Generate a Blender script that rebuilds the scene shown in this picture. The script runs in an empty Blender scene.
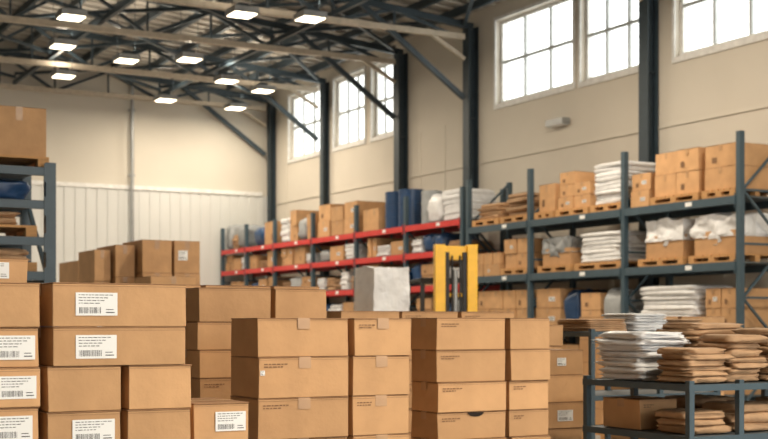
import bpy, math, random
from mathutils import Vector, Matrix, noise
random.seed(7)
scene = bpy.context.scene
scene.view_settings.view_transform = 'Standard'
scene.view_settings.exposure = 0.25

# ------------------------------------------------------------------ materials
def mat(name, col, rough=0.6, metal=0.0, var=0.0, nscale=8.0, ncon=0.15, bump=0.0, bscale=40.0,
        stretch=(1,1,1), emit=None, estr=0.0, spec=0.5):
    m = bpy.data.materials.new(name); m.use_nodes = True
    nt = m.node_tree; N = nt.nodes; L = nt.links
    b = N['Principled BSDF']
    b.inputs['Roughness'].default_value = rough
    b.inputs['Metallic'].default_value = metal
    b.inputs['Specular IOR Level'].default_value = spec
    tc = N.new('ShaderNodeTexCoord'); mp = N.new('ShaderNodeMapping')
    mp.inputs['Scale'].default_value = stretch
    L.new(tc.outputs['Object'], mp.inputs['Vector'])
    nz = N.new('ShaderNodeTexNoise'); nz.inputs['Scale'].default_value = nscale
    nz.inputs['Detail'].default_value = 5
    L.new(mp.outputs[0], nz.inputs['Vector'])
    mr = N.new('ShaderNodeMapRange')
    mr.inputs['From Min'].default_value = 0.25; mr.inputs['From Max'].default_value = 0.75
    mr.inputs['To Min'].default_value = 1-ncon; mr.inputs['To Max'].default_value = 1+ncon
    L.new(nz.outputs['Fac'], mr.inputs['Value'])
    oi = N.new('ShaderNodeObjectInfo')
    mr2 = N.new('ShaderNodeMapRange')
    mr2.inputs['To Min'].default_value = 1-var; mr2.inputs['To Max'].default_value = 1+var
    L.new(oi.outputs['Random'], mr2.inputs['Value'])
    mu = N.new('ShaderNodeMath'); mu.operation = 'MULTIPLY'
    L.new(mr.outputs[0], mu.inputs[0]); L.new(mr2.outputs[0], mu.inputs[1])
    vm = N.new('ShaderNodeVectorMath'); vm.operation = 'SCALE'
    vm.inputs[0].default_value = col
    L.new(mu.outputs[0], vm.inputs['Scale'])
    L.new(vm.outputs[0], b.inputs['Base Color'])
    if bump > 0:
        n2 = N.new('ShaderNodeTexNoise'); n2.inputs['Scale'].default_value = bscale
        n2.inputs['Detail'].default_value = 4
        L.new(mp.outputs[0], n2.inputs['Vector'])
        bp = N.new('ShaderNodeBump'); bp.inputs['Strength'].default_value = bump
        bp.inputs['Distance'].default_value = 0.02
        L.new(n2.outputs['Fac'], bp.inputs['Height']); L.new(bp.outputs[0], b.inputs['Normal'])
    if emit:
        b.inputs['Emission Color'].default_value = (*emit, 1)
        b.inputs['Emission Strength'].default_value = estr
    return m

M = {}
M['card']  = mat('cardboard', (0.565,0.335,0.168), 0.78, var=0.13, nscale=5, ncon=0.12, bump=0.2, bscale=20, spec=0.25)
M['card2'] = mat('cardboard_edge', (0.33,0.19,0.10), 0.85, var=0.1, spec=0.2)
M['tape']  = mat('packing_tape', (0.47,0.28,0.14), 0.3, var=0.08)
M['label'] = mat('label_paper', (0.84,0.85,0.84), 0.5, ncon=0.02)
M['ink']   = mat('ink', (0.03,0.03,0.035), 0.6)
M['inkb']  = mat('printed_mark', (0.22,0.12,0.06), 0.8)
M['hole']  = mat('handle_hole_shade', (0.02,0.012,0.008), 0.9)  # dark colour painted in for the shade inside a handle opening
M['wood']  = mat('pallet_wood', (0.55,0.30,0.12), 0.75, var=0.15, nscale=5, ncon=0.25, stretch=(1,8,8))
M['slate'] = mat('slate_painted_steel', (0.05,0.085,0.11), 0.45, ncon=0.1)
M['red']   = mat('red_painted_steel', (0.60,0.035,0.03), 0.45, ncon=0.1)
M['deck']  = mat('shelf_deck', (0.10,0.12,0.13), 0.6)
M['steel'] = mat('dark_steel', (0.03,0.048,0.062), 0.5)
M['cream'] = mat('cream_steel', (0.52,0.45,0.35), 0.55)
M['wallR'] = mat('wall_plaster', (0.62,0.575,0.495), 0.85, nscale=0.7, ncon=0.05, bump=0.1, bscale=6)
M['wallB'] = mat('wall_back_plaster', (0.62,0.58,0.50), 0.85, nscale=0.5, ncon=0.05)
M['panel'] = mat('corrugated_panel', (0.62,0.63,0.61), 0.6, nscale=0.6, ncon=0.05)
M['trim']  = mat('white_trim', (0.74,0.74,0.72), 0.5)
M['munt']  = mat('window_muntin', (0.48,0.50,0.50), 0.5)
M['roof']  = mat('roof_deck', (0.44,0.415,0.37), 0.7, nscale=0.8, ncon=0.12)
M['floor'] = mat('concrete_floor', (0.33,0.32,0.30), 0.45, nscale=0.8, ncon=0.15, bump=0.05)
M['lamp']  = mat('lamp_diffuser', (1,0.95,0.85), 0.5, emit=(1.0,0.84,0.60), estr=6.0)
M['white'] = mat('white_plastic_film', (0.76,0.77,0.78), 0.32, var=0.06, nscale=10, ncon=0.08, bump=0.6, bscale=11)
M['kraft'] = mat('kraft_paper', (0.47,0.295,0.165), 0.75, var=0.15, nscale=9, ncon=0.2, bump=0.5, bscale=16)
M['blue']  = mat('blue_plastic', (0.02,0.06,0.15), 0.35, var=0.3, ncon=0.15)
M['grey']  = mat('grey_plastic', (0.36,0.38,0.39), 0.4, var=0.3, ncon=0.15)
M['yellow']= mat('yellow_paint', (0.88,0.50,0.02), 0.35, ncon=0.08)
M['black'] = mat('black_rubber', (0.02,0.02,0.022), 0.6)
M['alu']   = mat('galvanised_steel', (0.35,0.36,0.36), 0.4, metal=0.5)
# hazy window glass: mostly clear, a little scattered light
g = bpy.data.materials.new('window_glass'); g.use_nodes = True
nt = g.node_tree; nt.nodes.clear()
o = nt.nodes.new('ShaderNodeOutputMaterial'); mx = nt.nodes.new('ShaderNodeMixShader')
t = nt.nodes.new('ShaderNodeBsdfTransparent'); gl = nt.nodes.new('ShaderNodeBsdfTranslucent')
t.inputs[0].default_value = (0.90,0.95,0.95,1); gl.inputs[0].default_value=(.9,.92,.9,1); mx.inputs[0].default_value=.3
nt.links.new(t.outputs[0], mx.inputs[1]); nt.links.new(gl.outputs[0], mx.inputs[2])
nt.links.new(mx.outputs[0], o.inputs[0]); M['glass'] = g

# ------------------------------------------------------------------ mesh builder
class MB:
    def __init__(s): s.v=[]; s.f=[]; s.m=[]; s.s=[]; s.names=[]
    def mi(s, n):
        if n not in s.names: s.names.append(n)
        return s.names.index(n)
    def add(s, vs, fs, m, smooth=False):
        b=len(s.v); s.v += [tuple(v) for v in vs]; k=s.mi(m)
        for f in fs: s.f.append(tuple(i+b for i in f)); s.m.append(k); s.s.append(smooth)
    def box(s, lo, hi, m, jit=0.0):
        x0,y0,z0=lo; x1,y1,z1=hi
        vs=[(x0,y0,z0),(x1,y0,z0),(x1,y1,z0),(x0,y1,z0),(x0,y0,z1),(x1,y0,z1),(x1,y1,z1),(x0,y1,z1)]
        if jit: vs=[(a-random.uniform(0,jit)*(1 if a==x1 else -1), b-random.uniform(0,jit)*(1 if b==y1 else -1), c) for a,b,c in vs]
        s.add(vs,[(0,3,2,1),(4,5,6,7),(0,1,5,4),(1,2,6,5),(2,3,7,6),(3,0,4,7)],m)
    def beam(s,p,q,w,h,m):
        p=Vector(p);q=Vector(q);d=(q-p).normalized()
        up=Vector((0,0,1)) if abs(d.z)<0.95 else Vector((0,1,0))
        a=d.cross(up).normalized(); b=a.cross(d).normalized()
        vs=[]
        for c in (p,q):
            for (i,j) in ((-1,-1),(1,-1),(1,1),(-1,1)): vs.append(c+a*w/2*i+b*h/2*j)
        s.add(vs,[(0,3,2,1),(4,5,6,7),(0,1,5,4),(1,2,6,5),(2,3,7,6),(3,0,4,7)],m)
    def cyl(s,p,q,r,m,n=16,r2=None):
        p=Vector(p);q=Vector(q);d=(q-p).normalized(); r2=r if r2 is None else r2
        up=Vector((0,0,1)) if abs(d.z)<0.95 else Vector((0,1,0))
        a=d.cross(up).normalized(); b=a.cross(d).normalized()
        vs=[p+(a*math.cos(2*math.pi*i/n)+b*math.sin(2*math.pi*i/n))*r for i in range(n)]
        vs+=[q+(a*math.cos(2*math.pi*i/n)+b*math.sin(2*math.pi*i/n))*r2 for i in range(n)]
        s.add(vs,[(i,i+n,(i+1)%n+n,(i+1)%n) for i in range(n)],m,True)
        s.add(vs[:n],[tuple(range(n))],m); s.add(vs[n:],[tuple(reversed(range(n)))],m)
    def quad(s,pts,m): s.add(pts,[tuple(range(len(pts)))],m)
    def pillow(s,c,sz,m,e=0.35,nz=0.05,fr=3.0,rot=0.0,n=20,flatbot=True,seed=None,ez=0.6,tilt=0.0):
        seed = random.uniform(0,100) if seed is None else seed
        rings=12; vs=[]; fs=[]
        pw=lambda t,k:(abs(t)**k)*(1 if t>=0 else -1)
        cr,sr=math.cos(rot),math.sin(rot)
        for i in range(1,rings):
            ph=-math.pi/2+math.pi*i/rings
            for j in range(n):
                th=2*math.pi*(j+.5)/n
                x=pw(math.cos(ph),e)*pw(math.cos(th),e); y=pw(math.cos(ph),e)*pw(math.sin(th),e); z=pw(math.sin(ph),max(e,ez))
                k=1+nz*noise.noise(Vector((x*fr+seed,y*fr,z*fr)))*2
                zz=z*(1+nz*3*noise.noise(Vector((x*fr+seed+9,y*fr,0)))) if z>0 or not flatbot else z
                X=x*k*sz[0]/2; Y=y*k*sz[1]/2
                vs.append((c[0]+X*cr-Y*sr,c[1]+X*sr+Y*cr,c[2]+sz[2]/2+zz*sz[2]/2))
        for i in range(rings-2):
            for j in range(n):
                a=i*n+j;b=i*n+(j+1)%n
                fs.append((a,b,b+n,a+n))
        vs.append((c[0],c[1],c[2])); vs.append((c[0],c[1],c[2]+sz[2]))
        B=len(vs)-2;T=B+1
        for j in range(n):
            fs.append((B,(j+1)%n,j)); fs.append((T,(rings-2)*n+j,(rings-2)*n+(j+1)%n))
        s.add(vs,fs,m,True)
    def wrapbox(s,c,sz,m,amp=0.03,n=14,fr=4.0):
        """box of shrink-wrapped goods: flat faces with wrinkles, crisp-ish edges"""
        seed=random.uniform(0,100)
        def P(u,v,w):
            p=Vector((u*sz[0]/2,v*sz[1]/2,w*sz[2]/2))
            q=p*fr+Vector((seed,0,0)); d=noise.noise_vector(q)*amp+noise.noise_vector(q*2.7)*amp*.5
            r=p+d*(1 if w>-.95 else 0)
            return (c[0]+r.x,c[1]+r.y,max(c[2],c[2]+sz[2]/2+r.z))
        for ax in range(3):
            for sg in (-1,1):
                if ax==2 and sg==-1: continue
                vs=[];fs=[]
                for i in range(n+1):
                    for j in range(n+1):
                        a=-1+2*i/n;b=-1+2*j/n
                        t=[0,0,0];t[ax]=sg;t[(ax+1)%3]=a;t[(ax+2)%3]=b; vs.append(P(*t))
                for i in range(n):
                    for j in range(n):
                        k=i*(n+1)+j; f=(k,k+n+1,k+n+2,k+1); fs.append(f if sg>0 else f[::-1])
                s.add(vs,fs,m,False)
    def obj(s,name,loc=(0,0,0),rot=0.0,bevel=0.0,seg=2):
        me=bpy.data.meshes.new(name); me.from_pydata(s.v,[],s.f)
        for n in s.names: me.materials.append(M[n])
        me.polygons.foreach_set('material_index',s.m); me.polygons.foreach_set('use_smooth',s.s)
        me.update()
        ob=bpy.data.objects.new(name,me); scene.collection.objects.link(ob)
        ob.location=loc; ob.rotation_euler=(0,0,rot)
        if bevel:
            bv=ob.modifiers.new('bevel','BEVEL'); bv.width=bevel; bv.segments=seg; bv.limit_method='ANGLE'; bv.angle_limit=math.radians(50)
        return ob

def label_y(mb,x,z,w,h,y):   # label lying on a face looking to -Y
    y-=0.0012
    mb.quad([(x,y,z),(x+w,y,z),(x+w,y,z+h),(x,y,z+h)],'label')
    y-=0.0006; r=random.Random(int(w*1000+x*77+z*991))
    q=lambda a,b,c,d:mb.quad([(x+a*w,y,z+b*h),(x+c*w,y,z+b*h),(x+c*w,y,z+d*h),(x+a*w,y,z+d*h)],'ink')
    a=0.08
    while a<0.62:
        b=r.uniform(0.006,0.02); q(a,0.10,a+b,0.36); a+=b+r.uniform(0.012,0.026)
    for k in range(4):
        zz=0.88-k*0.12; xx=0.07
        while xx<0.85-k*0.1:
            l=r.uniform(0.03,0.12); q(xx,zz,xx+l,zz+0.03); xx+=l+0.025
    q(0.72,0.12,0.93,0.16); q(0.72,0.25,0.9,0.28)
def marks_y(mb,x,z,w,y,m='inkb',rows=2):
    y-=0.001
    for k in range(rows):
        xx=x
        while xx<x+w*(1-0.25*k):
            l=random.uniform(0.006,0.02); mb.quad([(xx,y,z-k*0.012),(xx+l,y,z-k*0.012),(xx+l,y,z-k*0.012+0.005),(xx,y,z-k*0.012+0.005)],m); xx+=l+0.005
def label_x(mb,y,z,w,h,x):
    x-=0.002
    mb.quad([(x,y+w,z),(x,y,z),(x,y,z+h),(x,y+w,z+h)],'label')
    x-=0.001
    for k in range(3):
        mb.quad([(x,y+w*.9,z+h*(.2+.25*k)),(x,y+w*.1,z+h*(.2+.25*k)),(x,y+w*.1,z+h*(.3+.25*k)),(x,y+w*.9,z+h*(.3+.25*k))],'ink')

def carton(mb,lo,hi,tape='y',jit=0.003):
    x0,y0,z0=lo;x1,y1,z1=hi; ft=min(0.005,(z1-z0)*0.04)
    mb.box(lo,(x1,y1,z1-ft),'card',jit)
    g=0.0015
    if tape=='x':   # seam runs along X -> tape ends on the +-X faces
        ym=(y0+y1)/2; tw=min(0.03,(y1-y0)*0.1)
        mb.box((x0+.001,y0+.001,z1-ft),(x1-.001,ym-g,z1),'card2'); mb.box((x0+.001,ym+g,z1-ft),(x1-.001,y1-.001,z1),'card2')
        dz=(z1-z0)*0.28
        mb.quad([(x0-.001,ym-tw,z1-dz),(x0-.001,ym-tw,z1+.0006),(x0-.001,ym+tw,z1+.0006),(x0-.001,ym+tw,z1-dz)],'tape')
        mb.quad([(x0-.001,ym-tw,z1+.0006),(x1,ym-tw,z1+.0006),(x1,ym+tw,z1+.0006),(x0-.001,ym+tw,z1+.0006)],'tape')
    else:
        xm=(x0+x1)/2; tw=min(0.03,(x1-x0)*0.1)
        mb.box((x0+.001,y0+.001,z1-ft),(xm-g,y1-.001,z1),'card2'); mb.box((xm+g,y0+.001,z1-ft),(x1-.001,y1-.001,z1),'card2')
        dz=(z1-z0)*0.28
        mb.quad([(xm-tw,y0-.001,z1-dz),(xm+tw,y0-.001,z1-dz),(xm+tw,y0-.001,z1+.0006),(xm-tw,y0-.001,z1+.0006)],'tape')
        mb.quad([(xm-tw,y0-.001,z1+.0006),(xm+tw,y0-.001,z1+.0006),(xm+tw,y1,z1+.0006),(xm-tw,y1,z1+.0006)],'tape')

def cardboard_box(x0,x1,y0,y1,z0,z1,label=None,tape='x',mark=False,hole=False,rot=None):
    mb=MB(); w=x1-x0;d=y1-y0;h=z1-z0; e=0.003
    carton(mb,(-w/2+e,-d/2+e,0),(w/2-e,d/2-e,h-0.001),tape,jit=.006)
    yf=-d/2+e
    mb.quad([(-w/2+.006,yf-.0002,h-.0135),(w/2-.006,yf-.0002,h-.0135),(w/2-.006,yf-.0002,h-.012),(-w/2+.006,yf-.0002,h-.012)],'card2')
    if label: label_y(mb,-w/2+label[0],h-label[1]-label[3],label[2],label[3],yf)
    if mark: marks_y(mb,-w/2+0.03,h-0.035,w*0.25,yf)
    if hole:
        n=12; r=hole
        pts=[(0.02+r*math.cos(math.pi+math.pi*i/n),yf-.0015,h-.004+0.45*r*math.sin(math.pi+math.pi*i/n)) for i in range(n+1)]
        mb.quad(pts,'hole')  # flat dark patch on the front face, nothing is cut out
    return mb.obj('cardboard_box',((x0+x1)/2,(y0+y1)/2,z0),random.uniform(-.008,.008) if rot is None else rot,0.004)

def pallet(x0,x1,y0,y1,z,h=0.14):
    mb=MB(); n=6; L=y1-y0; W=x1-x0
    for i in range(n):
        a=-L/2+i*L/n+0.01; mb.box((-W/2,a,h-.022),(W/2,a+L/n-.03,h),'wood')
    for xx in (-W/2,-W*.07,W/2-.1*min(W,1)-.0):
        mb.box((xx,-L/2+.01,h-.042),(xx+.1*min(W,1),L/2-.02,h-.0225),'wood')
        for yy in (-L/2+.01,-.06,L/2-.14): mb.box((xx,yy,.02),(xx+.1*min(W,1),yy+.12,h-.0425),'wood')
        mb.box((xx,-L/2+.01,0),(xx+.1*min(W,1),L/2-.02,.0195),'wood')
    return mb.obj('wooden_pallet',((x0+x1)/2,(y0+y1)/2,z))

def stack(cols,y0,dep,edges,spec={},tape='x',fill=0.165,marks=0.0,pal=True):
    """cols: list of (x0,x1); edges: z edges from top down. continued to the pallet on the floor"""
    edges=list(edges); base=0.145; rest=edges[-1]-base; n=max(1,round(rest/fill))
    edges+= [edges[-1]-rest*(i+1)/n for i in range(n)]
    for r in range(len(edges)-1):
        cs=spec.get(('cols',r),cols)
        for c,(a,b) in enumerate(cs):
            s=spec.get((r,c),{})
            sh=random.uniform(-.009,.009)
            cardboard_box(a+.005+sh*.5,b-.005+sh*.5,y0+random.uniform(0,.022),y0+dep,edges[r+1]+.0005,edges[r],
                s.get('label'),s.get('tape',tape),s.get('mark',random.random()<marks),s.get('hole',False))
    if pal: pallet(min(c[0] for c in cols)-.01,max(c[1] for c in cols)+.01,y0-.01,y0+dep+.02,0,0.144)

# ------------------------------------------------------------------ room shell
XW=15.5; YB=35.0; XL=-12.0; YF=-9.0; EAVE=8.35; XR=(XW+XL)/2; SL=0.085
def roofz(x): return EAVE+SL*(XW-x if x>XR else x-XL)
mb=MB(); mb.box((XL,YF,-.2),(XW,YB,0),'floor'); mb.obj('floor')
# front wall behind the camera, added with its wide opening to shape daylight
mb=MB()
mb.box((XL,YF-.3,0),(.5,YF,EAVE-.02),'wallR'); mb.box((.5,YF-.3,6.6),(XW,YF,EAVE-.02),'wallR'); mb.box((15.2,YF-.3,0),(XW,YF,6.6),'wallR')
mb.obj('added_wall_front')
wins=[(31.7,33.8),(29.2,30.95),(27.45,28.8),(20.5,23.2),(18.3,20.25),(15.0,17.55),(12.3,14.8),(7.0,9.6),(4.2,6.8),(-1.5,1.1),(-4.3,-1.7)]
SILL,WTOP=6.2,8.0
def side_wall(name,xin,sgn,wins):
    mb=MB(); xa,xb=sorted((xin,xin+sgn*0.3))
    mb.box((xa,YF,0),(xb,YB+.3,SILL),'wallR'); mb.box((xa,YF,WTOP),(xb,YB+.3,EAVE+.02),'wallR')
    ys=sorted(wins); cur=YF
    for a,b in ys+[(YB+.3,None)]:
        mb.box((xa,cur,SILL),(xb,a,WTOP),'wallR'); cur=b
    mb.obj(name)
    for a,b in ys:
        w=MB(); xo=xin+sgn*0.10; f=0.08; x0,x1=sorted((xo,xo+sgn*.06))
        w.box((x0,a,SILL),(x1,b,SILL+f),'trim'); w.box((x0,a,WTOP-f),(x1,b,WTOP),'trim')
        w.box((x0,a,SILL+f),(x1,a+f,WTOP-f),'trim'); w.box((x0,b-f,SILL+f),(x1,b,WTOP-f),'trim')
        for k in (1,2): yy=a+(b-a)*k/3; w.box((x0,yy-.03,SILL+f),(x1,yy+.03,WTOP-f),'munt')
        w.box((x0-.001,a+f,(SILL+WTOP)/2-.03),(x1+.001,b-f,(SILL+WTOP)/2+.03),'munt')
        xg=xo+sgn*.058
        w.quad([(xg,a+f,SILL+f),(xg,b-f,SILL+f),(xg,b-f,WTOP-f),(xg,a+f,WTOP-f)],'glass')
        s0,s1=sorted((xin-sgn*.04,xin+sgn*.09))
        w.box((s0,a-.06,SILL-.10),(s1,b+.06,SILL-.001),'trim')
        w.box((min(xin-sgn*.03,xin-sgn*.001),a-.07,SILL),(max(xin-sgn*.03,xin-sgn*.001),a-.001,WTOP+.07),'trim')
        w.box((min(xin-sgn*.03,xin-sgn*.001),b+.001,SILL),(max(xin-sgn*.03,xin-sgn*.001),b+.07,WTOP+.07),'trim')
        w.box((min(xin-sgn*.03,xin-sgn*.001),a,WTOP+.001),(max(xin-sgn*.03,xin-sgn*.001),b,WTOP+.07),'trim')
        global wc; wc+=1
        w.obj('window_%d'%wc)
wc=0
side_wall('wall_right',XW,1,wins); side_wall('wall_left',XL,-1,[w for w in wins if w[0]>26])  # left wall windows are unseen, added to let daylight in
mb=MB()
for y in (11.5,14.9,25.3,26.4,34.0): mb.box((XW-.012,y-.02,0),(XW-.001,y+.02,SILL-.15),'wallB')
mb.box((XW-.03,YF,5.0),(XW-.001,YB-.1,5.03),'wallB')
mb.obj('trim_1')
mb=MB()
mb.add([(XL,YB,0),(XW,YB,0),(XW,YB,EAVE),(XR,YB,roofz(XR)),(XL,YB,EAVE),
        (XL,YB+.3,0),(XW,YB+.3,0),(XW,YB+.3,EAVE),(XR,YB+.3,roofz(XR)),(XL,YB+.3,EAVE)],
       [(0,1,2,3,4),(9,8,7,6,5),(0,5,6,1),(1,6,7,2),(2,7,8,3),(3,8,9,4),(4,9,5,0)],'wallB')
mb.obj('wall_back')
mb=MB(); x=XL+.05
while x<XW-.4:
    mb.box((x,YB-.05,0),(x+.16,YB-.012,5.25),'panel'); mb.box((x+.16,YB-.03,0),(x+.3,YB-.012,5.25),'panel'); x+=.3
mb.box((XL+.05,YB-.08,5.25),(XW-.35,YB-.012,5.36),'trim')
mb.obj('wall_cladding')
mb=MB()
mb.cyl((11.2,YB-.18,0),(11.2,YB-.18,8.4),.05,'alu')
for z in (1.5,3.5,5.6,7.4): mb.box((11.12,YB-.2,z),(11.28,YB-.085,z+.06),'alu')
mb.obj('drain_pipe')
# roof
mb=MB()
for side in (0,1):
    xs=(XR,XW+.3) if side else (XL-.3,XR)
    mb.add([(xs[0],YF,roofz(max(XL,xs[0]))),(xs[1],YF,roofz(min(XW,xs[1]))),(xs[1],YB+.3,roofz(min(XW,xs[1]))),(xs[0],YB+.3,roofz(max(XL,xs[0])))]+
           [(xs[0],YF,roofz(max(XL,xs[0]))+.15),(xs[1],YF,roofz(min(XW,xs[1]))+.15),(xs[1],YB+.3,roofz(min(XW,xs[1]))+.15),(xs[0],YB+.3,roofz(max(XL,xs[0]))+.15)],
           [(0,3,2,1),(4,5,6,7),(0,1,5,4),(1,2,6,5),(2,3,7,6),(3,0,4,7)],'roof')
y=YF+.2
while y<YB-.2:
    mb.beam((XL+.1,y,EAVE-.02),(XR,y,roofz(XR)-.02),.10,.04,'roof'); mb.beam((XR,y,roofz(XR)-.02),(XW-.1,y,EAVE-.02),.10,.04,'roof'); y+=.45
mb.obj('ceiling')
mb=MB(); x=XL+.6
while x<XW-.2:
    z=roofz(x)-.12; mb.box((x-.045,YF,z-.08),(x+.045,YB-.02,z+.08),'steel'); x+=.85
mb.obj('roof_purlins')
TY=[-3.0,4.0,11.0,18.1,24.0,27.1,31.3,34.8]
for ty in TY:
    mb=MB(); zb=7.78
    mb.beam((XL+.35,ty,zb),(XW-.32,ty,zb),.12,.12,'cream')
    mb.beam((XL+.1,ty,EAVE-.33),(XR,ty,roofz(XR)-.33),.12,.14,'steel'); mb.beam((XR,ty,roofz(XR)-.33),(XW-.1,ty,EAVE-.33),.12,.14,'steel')
    npan=18; pts=[XL+.6+(XW-XL-1.2)*i/npan for i in range(npan+1)]
    for i in range(npan):
        a,b=pts[i],pts[i+1]
        if i%2==0: mb.beam((a,ty,zb),(b,ty,roofz(b)-.35),.06,.07,'steel')
        else: mb.beam((a,ty,roofz(a)-.35),(b,ty,zb),.06,.07,'steel')
        mb.beam((a,ty,zb),(a,ty,roofz(a)-.35),.04,.05,'steel')
    for s,x in ((1,XW-.2),(-1,XL+.2)):
        if ty!=18.1: mb.beam((x-s*.12,ty,6.45),(x-s*2.7,ty,roofz(x-s*2.7)-.36),.09,.11,'steel')
        mb.beam((x-s*.1,ty,7.3),(x-s*1.0,ty,7.78),.06,.08,'cream')
    mb.obj('roof_truss')
    for x in (XW-.02,XL+.32):
        c=MB(); w=.25 if ty<30 else .19
        c.box((x-w,ty-w/2,0),(x-w+.03,ty+w/2,EAVE-.35),'steel'); c.box((x-.03,ty-w/2,0),(x,ty+w/2,EAVE-.35),'steel')
        c.box((x-w+.03,ty-.02,0),(x-.03,ty+.02,EAVE-.35),'steel'); c.box((x-w-.02,ty-w/2-.06,0),(x+.0,ty+w/2+.06,.03),'steel')
        for z in (2,4,6): c.box((x-w+.03,ty-w/2+.02,z),(x-.03,ty+w/2-.02,z+.02),'steel')
        c.obj('steel_column')
mb=MB()
for x in (3.5,8.0,12.0): mb.beam((x,YF,7.92),(x,YB-.1,7.92),.08,.10,'steel')
mb.obj('roof_tie_beams')
mb=MB()
for i in range(3,len(TY)-1):
    a,b=TY[i],TY[i+1]
    for x0,x1 in ((3.5,8.0),(8.0,12.0),(12.0,15.2)):
        mb.beam((x0,a,8.05),(x1,b,8.05),.07,.07,'steel'); mb.beam((x1,a,8.14),(x0,b,8.14),.07,.07,'steel')
mb.obj('roof_cross_bracing')

# lamps: square high-bay fixtures with downlight, plus an added upward light brightening the roof
def lamp(x,y,z=7.42,e=55,lw=.50,ld=.50,up=16):
    mb=MB()
    mb.box((-lw/2,-ld/2,0.012),(lw/2,ld/2,.13),'alu')
    mb.box((-lw/2+.03,-ld/2+.03,0),(lw/2-.03,ld/2-.03,.0115),'lamp')
    mb.box((-.10,-.10,.13),(.10,.10,.22),'steel')
    top=roofz(x)-z-.05
    for s in (-1,1): mb.beam((s*lw*.4,0,.13),(s*lw*.4,0,top),.012,.012,'steel')
    ob=mb.obj('high_bay_light',(x,y,z),0,.02,3)
    for nm,en,zz,rx,sz in (('lamp',e,-.01,0,lw-.08),('roof_fill',up,.24,math.pi,.2)):
        l=bpy.data.lights.new(nm,'AREA'); l.shape='SQUARE'; l.size=sz; l.energy=en; l.color=(1,.86,.68)
        lo=bpy.data.objects.new(nm,l); scene.collection.objects.link(lo); lo.parent=ob; lo.location=(0,0,zz); lo.rotation_euler=(rx,0,0)
for x,y in ((7.35,27.6),(8.25,30.9),(10.2,27.6),(9.0,28.4),(11.5,32.9),(9.6,23.1),(10.9,22.8),(13.2,30.4),(11.9,29.6),(6.8,24.9),(13.6,33.2)):
    lamp(x,y,e=70)
for x,y in ((-6,25),(2,22.5),(3.5,-2.5),(6.5,-2.0),(8,12.5),(12,9),(11.5,16.5)):  # unseen fixtures added to brighten the room and foreground
    lamp(x,y,e=230,up=30)
lamp(5.0,0.5,e=330,up=30)  # unseen lamp added to brighten the fronts of the near boxes

# ------------------------------------------------------------------ foreground stacks
lab=(.085,.036,.153,.083)
stack([(1.165,1.453),(1.457,1.721)],4.6,.40,[1.652,1.493,1.352,1.189,1.02],{
  ('cols',0):[(1.185,1.702)],('cols',1):[(1.178,1.69)],
  (0,0):{'label':lab},(1,0):{'label':(.085,.03,.15,.085)},(3,0):{'label':(.095,.03,.155,.08)}},fill=.16)
stack([(.62,1.158)],4.6,.40,[1.649,1.492,1.35,1.21,1.06],{
  (1,0):{'label':(.37,.03,.14,.085)},(2,0):{'label':(.38,.03,.13,.08)},(3,0):{'label':(.36,.03,.14,.085)}},fill=.15)
stack([(1.74,1.985)],4.66,.40,[1.2,1.03],{(0,0):{'label':(.09,.035,.125,.075)}},fill=.17)
stack([(.55,1.05),(1.055,1.38)],5.7,.4,[1.79,1.66,1.5],{(0,1):{'label':(.10,.02,.13,.07)}},fill=.17)
stack([(2.335,2.755),(2.762,3.08)],6.2,.42,[1.69,1.515,1.372,1.229,1.086],{},marks=.3,fill=.155)
stack([(2.16,2.56),(2.57,2.98),(2.99,3.3)],6.72,.4,[1.72,1.56,1.4],{},marks=.3)
stack([(2.274,2.746),(2.75,3.07)],5.3,.34,[1.531,1.356,1.172,.988],{(1,0):{'label':(.012,.06,.022,.022)}},tape='y',marks=.5,fill=.17)
stack([(3.389,3.825),(3.83,4.10)],5.6,.29,[1.536,1.372,1.208,1.055,.915],{(3,0):{'hole':.05}},tape='x',marks=.6,fill=.155)
stack([(4.73,5.09)],6.6,.40,[1.342,1.185,1.014,.85],{(0,0):{'label':(.14,.05,.07,.05)},(2,0):{'label':(.14,.05,.12,.07)}},fill=.165)
stack([(3.75,4.2),(4.21,4.66),(4.67,5.12)],7.4,.42,[1.59,1.43,1.27],{},marks=.4)
stack([(5.16,5.6)],7.5,.4,[1.50,1.35,1.2],{},marks=.4)
stack([(6.95,7.3),(7.31,7.8)],8.2,.5,[1.57,1.36,1.15],{},marks=.4,fill=.2)
stack([(3.05,3.5),(3.51,3.95)],8.4,.42,[1.55,1.4],{},marks=.4)

# ------------------------------------------------------------------ shelf trolley with bags
def shelf_unit(x0,x1,y0,y1,zs,mid):
    mb=MB()
    for x in (x0,mid,x1):
        for y in (y0,y1): 
            mb.box((x-.017,y-.017,0),(x+.017,y+.017,zs[0]+.02),'slate')
    for z in zs:
        mb.box((x0-.018,y0-.02,z-.035),(x1+.018,y0-.0175,z),'slate'); mb.box((x0-.018,y1+.0175,z-.035),(x1+.018,y1+.02,z),'slate')
        mb.box((x0-.021,y0-.018,z-.035),(x0-.0175,y1+.018,z),'slate'); mb.box((x1+.0175,y0-.018,z-.035),(x1+.021,y1+.018,z),'slate')
        mb.box((x0-.016,y0-.016,z-.012),(x1+.016,y1+.016,z-.003),'deck')
    return mb.obj('storage_shelf')
FX0,FX1,FY0,FY1=4.69,6.1,5.2,6.07
shelf_unit(FX0,FX1,FY0,FY1,(1.185,.912,.5,.12),5.04)
shelf_unit(5.68,6.85,7.3,7.9,(1.45,1.0,.4),6.3)
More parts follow.
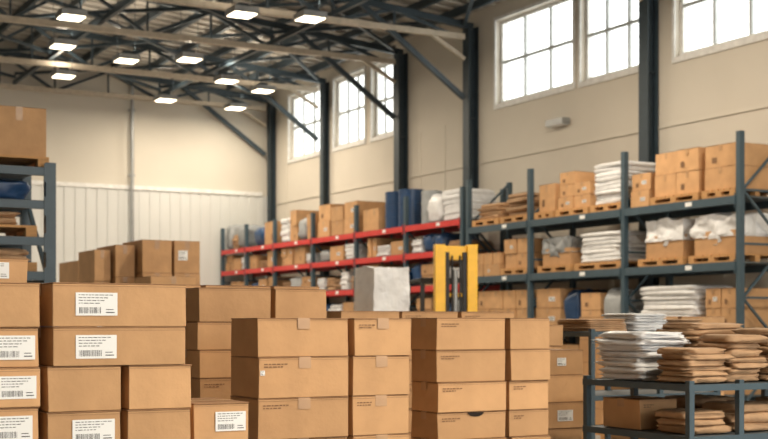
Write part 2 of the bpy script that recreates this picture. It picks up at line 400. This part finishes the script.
def bag_stack(name,x,y,z,w,d,h,m,n,jr=.12,j=.02,nz=.05,e=.22):
    mb=MB(); ts=[random.uniform(.75,1.25) for _ in range(n)]; k=h/sum(ts); zz=0
    for t in ts:
        t*=k
        mb.pillow((random.uniform(-j,j),random.uniform(-j,j),zz),(w*random.uniform(.88,1.04),d*random.uniform(.88,1.04),t*1.12),m,e=e,nz=nz,fr=2.6,rot=random.uniform(-jr,jr),n=36); zz+=t
    return mb.obj(name,(x,y,z))
zt=1.186
bag_stack('folded_white_bags',4.90,5.83,zt,.37,.42,.27,'white',8,jr=.12,nz=.11,j=.02,e=.26)
KN=dict(nz=.10,e=.28)
bag_stack('kraft_paper_bags',4.87,5.38,zt,.31,.27,.185,'kraft',6,**KN)
bag_stack('kraft_paper_bags',5.17,5.40,zt,.27,.28,.255,'kraft',7,**KN)
bag_stack('kraft_paper_bags',5.50,5.42,zt,.3,.3,.29,'kraft',8,**KN)
bag_stack('kraft_paper_bags',5.36,5.84,zt,.42,.34,.32,'kraft',8,**KN)
bag_stack('folded_white_bags',5.82,5.80,zt,.4,.4,.28,'white',7,nz=.1)
z2=.913
bag_stack('kraft_paper_bags',4.88,5.40,z2,.30,.30,.12,'kraft',3,**KN)
bag_stack('kraft_paper_bags',5.25,5.42,z2,.34,.32,.15,'kraft',3,**KN)
bag_stack('kraft_paper_bags',5.65,5.42,z2,.34,.32,.17,'kraft',3,**KN)
cardboard_box(4.74,5.02,5.66,6.0,z2,z2+.17,mark=True)
bag_stack('kraft_paper_bags',5.35,5.83,z2,.36,.32,.16,'kraft',3,**KN)
bag_stack('folded_white_bags',4.92,5.6,.501,.36,.6,.2,'white',4)
bag_stack('kraft_paper_bags',5.5,5.6,.501,.5,.6,.2,'kraft',4)
bag_stack('folded_paper_sheets',5.89,7.58,1.451,.36,.42,.09,'kraft',6,nz=.03,jr=.03,j=.005)
bag_stack('folded_cloths',6.31,7.6,1.451,.34,.42,.13,'white',6,nz=.06,jr=.03,j=.005)
bag_stack('folded_paper_sheets',6.70,7.6,1.451,.24,.42,.09,'kraft',5,nz=.03,jr=.03,j=.005)

# ------------------------------------------------------------------ pallet racks
def rack(name,loc,rot,depth,ys,zs,ztop,bm,deckm='deck',bh=.12,yend=False):
    mb=MB(); p=.09
    for y in ys:
        for x in (0,depth-p):
            mb.box((x,y-.045,0),(x+p,y+.045,ztop),'slate'); mb.box((x-.03,y-.07,0),(x+p+.03,y+.07,.01),'slate')
        z=.3; k=0
        while z+.8<ztop:
            a,b=(p,depth-p) if k%2==0 else (depth-p,p)
            mb.beam((a,y,z),(b,y,z+.8),.035,.035,'slate'); mb.beam((p,y,z),(depth-p,y,z),.035,.035,'slate'); z+=.8; k+=1
    for a,b in zip(ys[:-1],ys[1:]):
        for z in zs:
            for x in (-.012,depth-p+.02):
                mb.box((x,a+.046,z-.01-bh),(x+.05,b-.046,z-.01),bm)
            for c in (a+.046,b-.066): mb.box((-.018,c,z-.07-bh),(-.013,c+.02,z+.03),bm)
            mb.box((.04,a+.046,z-.02),(depth-.05,b-.046,z),deckm)
            mb.quad([(-.014,(a+b)/2-.2,z-bh*.8),(-.014,(a+b)/2-.35,z-bh*.8),(-.014,(a+b)/2-.35,z-.03),(-.014,(a+b)/2-.2,z-.03)],'label')
    return mb.obj(name,loc,rot)
RX=13.8; RD=1.05
rack('pallet_rack',(RX,0,0),0,RD,[14.27,16.92,19.6,21.7],[3.42,2.44,1.45,.45],4.36,'slate')
rack('pallet_rack',(RX,0,0),0,RD,[21.92,24.2,26.5,28.8,31.1,33.0,34.75],[3.62,3.02,2.32,1.6,.8],4.25,'red')
rack('pallet_rack',(3.06,11.7,0),math.pi/2,1.0,[0.05,2.6],[2.92,2.62,2.29,1.98,1.4,.6],2.96,'slate',bh=.07)

def cartons(x0,x1,y0,y1,z,h,ny,nz,name='carton_stack',lab=.3,skip=0):
    mb=MB(); dy=(y1-y0)/ny; dz=h/nz; D=x1-x0
    for k in range(nz):
        for j in range(ny):
            if k==nz-1 and j<skip: continue
            a=-(y1-y0)/2+j*dy+.008; o=random.uniform(0,.05)
            lo=(-D/2+o,a,k*dz+.002*(k>0)); hi=(D/2,a+dy-.016,(k+1)*dz)
            carton(mb,lo,hi,'x',jit=.01)
            if random.random()<lab: label_x(mb,a+dy*.2,k*dz+dz*.35,dy*.25,dz*.22,lo[0])
            if random.random()<.3: mb.quad([(lo[0]-.002,a+dy*.75,k*dz+dz*.2),(lo[0]-.002,a+dy*.6,k*dz+dz*.2),(lo[0]-.002,a+dy*.6,k*dz+dz*.45),(lo[0]-.002,a+dy*.75,k*dz+dz*.45)],'inkb')
    return mb.obj(name,((x0+x1)/2,(y0+y1)/2,z),0,.006)
def sheets(x0,x1,y0,y1,z,h,n,m='white',name='wrapped_sheet_stack'):
    mb=MB(); t=h/n
    for i in range(n):
        mb.pillow((random.uniform(-.02,.02),random.uniform(-.02,.02),i*t*.98),((x1-x0)*.97,(y1-y0)*random.uniform(.9,.97),t*1.15),m,e=.2,nz=.05,fr=3,n=32,ez=.4)
    return mb.obj(name,((x0+x1)/2,(y0+y1)/2,z))
def wrapped(x0,x1,y0,y1,z,h,m='white',name='shrink_wrapped_load',inner=True):
    mb=MB()
    if inner:
        mb.box((-(x1-x0)*.46,-(y1-y0)*.46,0),((x1-x0)*.46,(y1-y0)*.46,h*.6),'card')
        mb.wrapbox((0,0,h*.45),((x1-x0)*.96,(y1-y0)*.94,h*.55),m,amp=.07,fr=3)
        mb.pillow((0,.04,h*.2),((x1-x0)*.97,(y1-y0)*.5,h*.5),m,e=.5,nz=.12,fr=3,n=30)
    else: mb.pillow((0,0,0),((x1-x0)*.96,(y1-y0)*.94,h),m,e=.3,nz=.09,fr=2.5,n=36)
    return mb.obj(name,((x0+x1)/2,(y0+y1)/2,z))
def drums(x,y,z,r,h,n,m='blue'):
    for i in range(n):
        mb=MB(); mb.cyl((0,0,0),(0,0,h),r,m,24)
        for zz in (.02,.33,.64,.95): mb.cyl((0,0,h*zz-.012),(0,0,h*zz+.012),r+.012,m,24)
        mb.cyl((r*.5,0,h+.012),(r*.5,0,h+.03),.03,'black',12)
        mb.obj('plastic_drum',(x,y+i*(2*r+.04),z))
GX0,GX1=RX+.08,RX+.98
P=.121
def on_pallet(y0,y1,z): pallet(GX0-.04,GX1,y0,y1,z+.002,.12); return z+.002+P
z=3.42
b=on_pallet(14.36,15.1,z); cartons(GX0,GX1,14.4,15.08,b,.68,1,2,lab=.5)
b=on_pallet(15.16,16.3,z); cartons(GX0,GX1,15.2,16.26,b,.70,2,2,lab=.2)
b=on_pallet(16.98,17.85,z-.0); sheets(GX0,GX1,17.0,17.85,b,.70,9)
b=on_pallet(17.9,18.85,z); cartons(GX0,GX1,17.92,18.82,b,.66,2,3,skip=1)
b=on_pallet(18.9,19.5,z); cartons(GX0,GX1,18.95,19.45,b,.5,1,1)
b=on_pallet(19.7,20.6,z); bag_stack('kraft_sack_pile',RX+.53,20.15,b,.85,.8,.42,'kraft',5,j=.03,nz=.08)
b=on_pallet(20.66,21.6,z); bag_stack('kraft_sack_pile',RX+.53,21.12,b,.85,.8,.3,'kraft',4,j=.03,nz=.08)
cartons(GX0,GX1,16.36,16.84,z+.002,.55,1,2)
z=2.44
b=on_pallet(14.36,15.4,z); wrapped(GX0,GX1,14.4,15.36,b,.6)
b=on_pallet(15.5,16.6,z); wrapped(GX0,GX1,15.55,16.5,b,.6)
b=on_pallet(17.0,18.3,z); sheets(GX0,GX1,17.05,18.25,b,.52,7)
b=on_pallet(18.4,19.4,z); wrapped(GX0,GX1,18.45,19.35,b,.5,'grey')
b=on_pallet(19.7,20.6,z); cartons(GX0,GX1,19.75,20.55,b,.55,2,2)
cartons(GX0,GX1,20.7,21.55,z+.002,.45,3,2)
z=1.45
cartons(GX0,GX1,14.4,15.1,z+.002,.6,2,2)
b=on_pallet(15.2,16.7,z); sheets(GX0,GX1,15.25,16.65,b,.55,7)
wrapped(GX0,GX1,17.0,17.6,z+.002,.65,'grey','grey_sack',False); cartons(GX0,GX1,17.65,18.2,z+.002,.6,1,2);wrapped(GX0,GX1,18.25,18.7,z+.002,.65,'blue','blue_sack',False)
cartons(GX0,GX1,18.75,19.5,z+.002,.7,1,2)
cartons(GX0,GX1,19.75,21.5,z+.002,.7,4,2)
z=.45
cartons(GX0,GX1,14.4,16.8,z+.002,.7,4,2); cartons(GX0,GX1,17.1,19.4,z+.002,.7,4,2); cartons(GX0,GX1,19.75,21.5,z+.002,.7,3,2)
ys=[21.92,24.2,26.5,28.8,31.1,33.0,34.75]
for zi,(z,hm) in enumerate([(3.62,.8),(3.02,.46),(2.32,.55),(1.6,.5),(.8,.5)]):
    for bi,(a,b) in enumerate(zip(ys[:-1],ys[1:])):
        y=a+.1
        while y<b-.4:
            w=random.uniform(.35,.75); w=min(w,b-.1-y); r=random.random(); h=hm*random.uniform(.65,1.0)
            if zi==0 and bi==0:
                if y<a+.3: w=.8; sheets(GX0,GX1,y,y+w,z+.002,.62,6)
                elif y<a+1.1: w=.6; wrapped(GX0,GX1,y,y+w,z+.002,.6,'white','white_sack',False)
                else: drums(RX+.42,y+.25,z+.002,.22,.72,1,'grey'); w=.5
            elif zi==0 and bi==1:
                if y<a+.2: drums(RX+.4,y+.29,z+.002,.28,.82,2); w=1.2
                else: w=.8; cartons(GX0,GX1,y,y+w,z+.002,.5,2,1)
            elif zi==0 and bi==2: w=.65; cartons(GX0,GX1,y,y+w,z+.002,.8-.15*random.random(),1,2)
            elif r<.48: cartons(GX0,GX1,y,y+w,z+.002,h,random.choice((1,2)),random.choice((1,2)))
            elif r<.58: sheets(GX0,GX1,y,y+w,z+.002,h*.8,4)
            elif r<.70: wrapped(GX0,GX1,y,y+w,z+.002,h*.9,'grey','grey_sack',False)
            elif r<.88: wrapped(GX0,GX1,y,y+w,z+.002,h*.9,'blue','blue_sack',False)
            else: bag_stack('kraft_sack_pile',RX+.53,y+w/2,z+.002,.8,w*.9,h*.6,'kraft',4)
            y+=w+.04
def cart_f(x0,x1,y0,y1,z,h,nx,nz,name='carton_stack'):
    mb=MB(); dx=(x1-x0)/nx; dz=h/nz
    for k in range(nz):
        for j in range(nx):
            a=-(x1-x0)/2+j*dx+.005
            lo=(a,-(y1-y0)/2+random.uniform(0,.02),k*dz+.002*(k>0)); carton(mb,lo,(a+dx-.01,(y1-y0)/2,(k+1)*dz),'y')
            if random.random()<.35: label_y(mb,a+dx*.15,k*dz+dz*.4,dx*.35,dz*.3,lo[1])
    return mb.obj(name,((x0+x1)/2,(y0+y1)/2,z),0,.005)
pallet(1.9,3.0,11.72,12.6,2.922,.09); cart_f(2.0,2.99,11.76,12.5,3.014,.44,2,1)
pallet(.6,1.8,11.72,12.6,2.922,.09); cart_f(.65,1.75,11.76,12.5,3.014,.5,2,1)
for z,k in ((2.62,0),(2.29,1),(1.98,2),(1.4,3),(.6,4)):
    if k==0: wrapped(1.9,2.9,11.8,12.6,z+.002,.19,'blue','blue_sack',False); wrapped(.6,1.8,11.8,12.6,z+.002,.15,'blue','blue_sack',False)
    if k==1: pallet(1.8,2.9,11.75,12.6,z+.002,.1); bag_stack('kraft_sack_pile',2.35,12.15,z+.105,.9,.7,.12,'kraft',2); wrapped(.6,1.7,11.8,12.6,z+.002,.15,'blue','blue_sack',False)
    if k==2: pallet(1.8,2.9,11.75,12.6,z+.002,.08); bag_stack('kraft_sack_pile',2.35,12.15,z+.085,1.0,.7,.12,'kraft',2); bag_stack('folded_cloths',1.2,12.15,z+.002,1.0,.7,.15,'grey',2)
    if k>2: cart_f(.6,2.9,11.8,12.6,z+.002,.4,5,2)
def fstack(x0,x1,y0,y1,zt,nx,nz):
    pallet(x0,x1,y0,y1,0,.144); cart_f(x0,x1,y0,y1,.146,zt-.146,nx,nz)
fstack(4.95,5.33,15.0,15.8,2.52,1,6); fstack(5.35,5.69,15.0,15.8,2.52,1,6)
fstack(4.45,4.66,15.3,16.0,2.40,1,6);fstack(4.68,4.93,15.2,16.0,2.46,1,6); fstack(4.75,5.3,14.1,14.7,2.05,1,5)
fstack(6.2,7.2,15.9,16.9,1.9,2,4)
fstack(5.0,5.9,18,19,2.4,2,5)
fstack(8.3,9.2,12.6,13.4,1.55,2,5); fstack(10.3,11.3,12.5,13.5,1.6,2,5)
# white wrapped pallet load
pallet(7.42,8.08,13.8,14.5,0,.144)
mb=MB()
for i in range(2): mb.wrapbox((.01*i,0,i*.68),(.60,.62,.675),'white',amp=.03)
mb.wrapbox((.0,0,1.36),(.50,.50,.70),'white',amp=.022)
mb.obj('shrink_wrapped_load',(7.75,14.15,.145))
mb=MB(); mb.box((-.18,-.28,0),(-.0,.28,.12),'alu'); mb.box((-.16,-.25,-.02),(-.03,.25,-.0005),'trim'); mb.obj('wall_light',(XW-.001,20.9,5.45))
mb=MB(); mb.pillow((0,0,.145),(1.5,1.1,1.8),'blue',e=.3,nz=.05); mb.obj('tarp_covered_load',(5.4,22.0,0)); pallet(4.6,6.2,21.4,22.6,0,.144)

# ------------------------------------------------------------------ forklift
mb=MB()
for s in (-1,1):
    mb.box((s*.24-.075,-.06,.08),(s*.24+.075,.08,2.66),'yellow')
    mb.box((s*.13-.03,-.04,.08),(s*.13+.03,.06,2.55),'black')
    mb.box((s*.17-.05,-.16,.05),(s*.17+.05,-.09,.6),'black')
    mb.box((s*.17-.05,-1.1,.05),(s*.17+.05,-.09,.09),'black')
    mb.cyl((s*.36,.35,.28),(s*.50,.35,.28),.28,'black',24); mb.cyl((s*.37,.35,.28),(s*.505,.35,.28),.14,'yellow',16)
    mb.cyl((s*.36,1.55,.24),(s*.50,1.55,.24),.24,'black',24)
    mb.beam((s*.42,.35,.9),(s*.36,.55,2.15),.06,.06,'black'); mb.beam((s*.42,1.7,1.1),(s*.36,1.45,2.15),.06,.06,'black')
for z,w in ((2.44,.2),(1.9,.06),(1.1,.06),(.2,.08)): mb.box((-.30,.0,z),(.30,.09,z+w),'yellow')
for x in (-.06,.06): mb.cyl((x,-.03,.5),(x,-.03,2.5),.015,'black',8)
mb.box((-.36,-.09,.25),(.36,-.05,.33),'black'); mb.box((-.36,-.09,.5),(.36,-.05,.58),'black')
for k in range(5): mb.box((-.34+k*.17-.015,-.085,.58),(-.34+k*.17+.015,-.055,1.25),'black')
mb.cyl((0,.02,.1),(0,.02,2.3),.04,'alu',12)
mb.box((-.36,.15,.25),(.36,1.9,.75),'yellow'); mb.box((-.42,1.3,.5),(.42,1.95,1.15),'yellow'); mb.box((-.42,.2,.6),(.42,.6,.95),'yellow')
mb.box((-.25,.85,.75),(.25,1.3,.95),'black'); mb.box((-.25,1.22,.95),(.25,1.32,1.4),'black')
mb.beam((0,.55,.95),(0,.75,1.2),.05,.05,'black'); mb.cyl((0,.74,1.2),(0,.78,1.25),.17,'black',20)
mb.box((-.40,.5,2.13),(.40,.56,2.2),'black'); mb.box((-.40,1.42,2.13),(.40,1.48,2.2),'black')
for k in range(6): mb.box((-.40+k*.152,.5,2.15),(-.40+k*.152+.04,1.48,2.19),'black')
mb.obj('forklift',(9.98,16.0,0),-.3,.006)

# ------------------------------------------------------------------ world, camera
w=bpy.data.worlds.new('World'); scene.world=w; w.use_nodes=True
bg=w.node_tree.nodes['Background']; bg.inputs[0].default_value=(1.0,.98,.94,1); bg.inputs[1].default_value=2.9
cam=bpy.data.cameras.new('camera'); co=bpy.data.objects.new('camera',cam); scene.collection.objects.link(co)
co.location=(0,0,1.5); co.rotation_euler=(math.pi/2,0,-math.radians(28.8))
cam.sensor_width=36; cam.lens=60.9; cam.shift_y=.137; cam.clip_end=200
cam.dof.use_dof=True; cam.dof.focus_distance=5.4; cam.dof.aperture_fstop=4.5
scene.camera=co
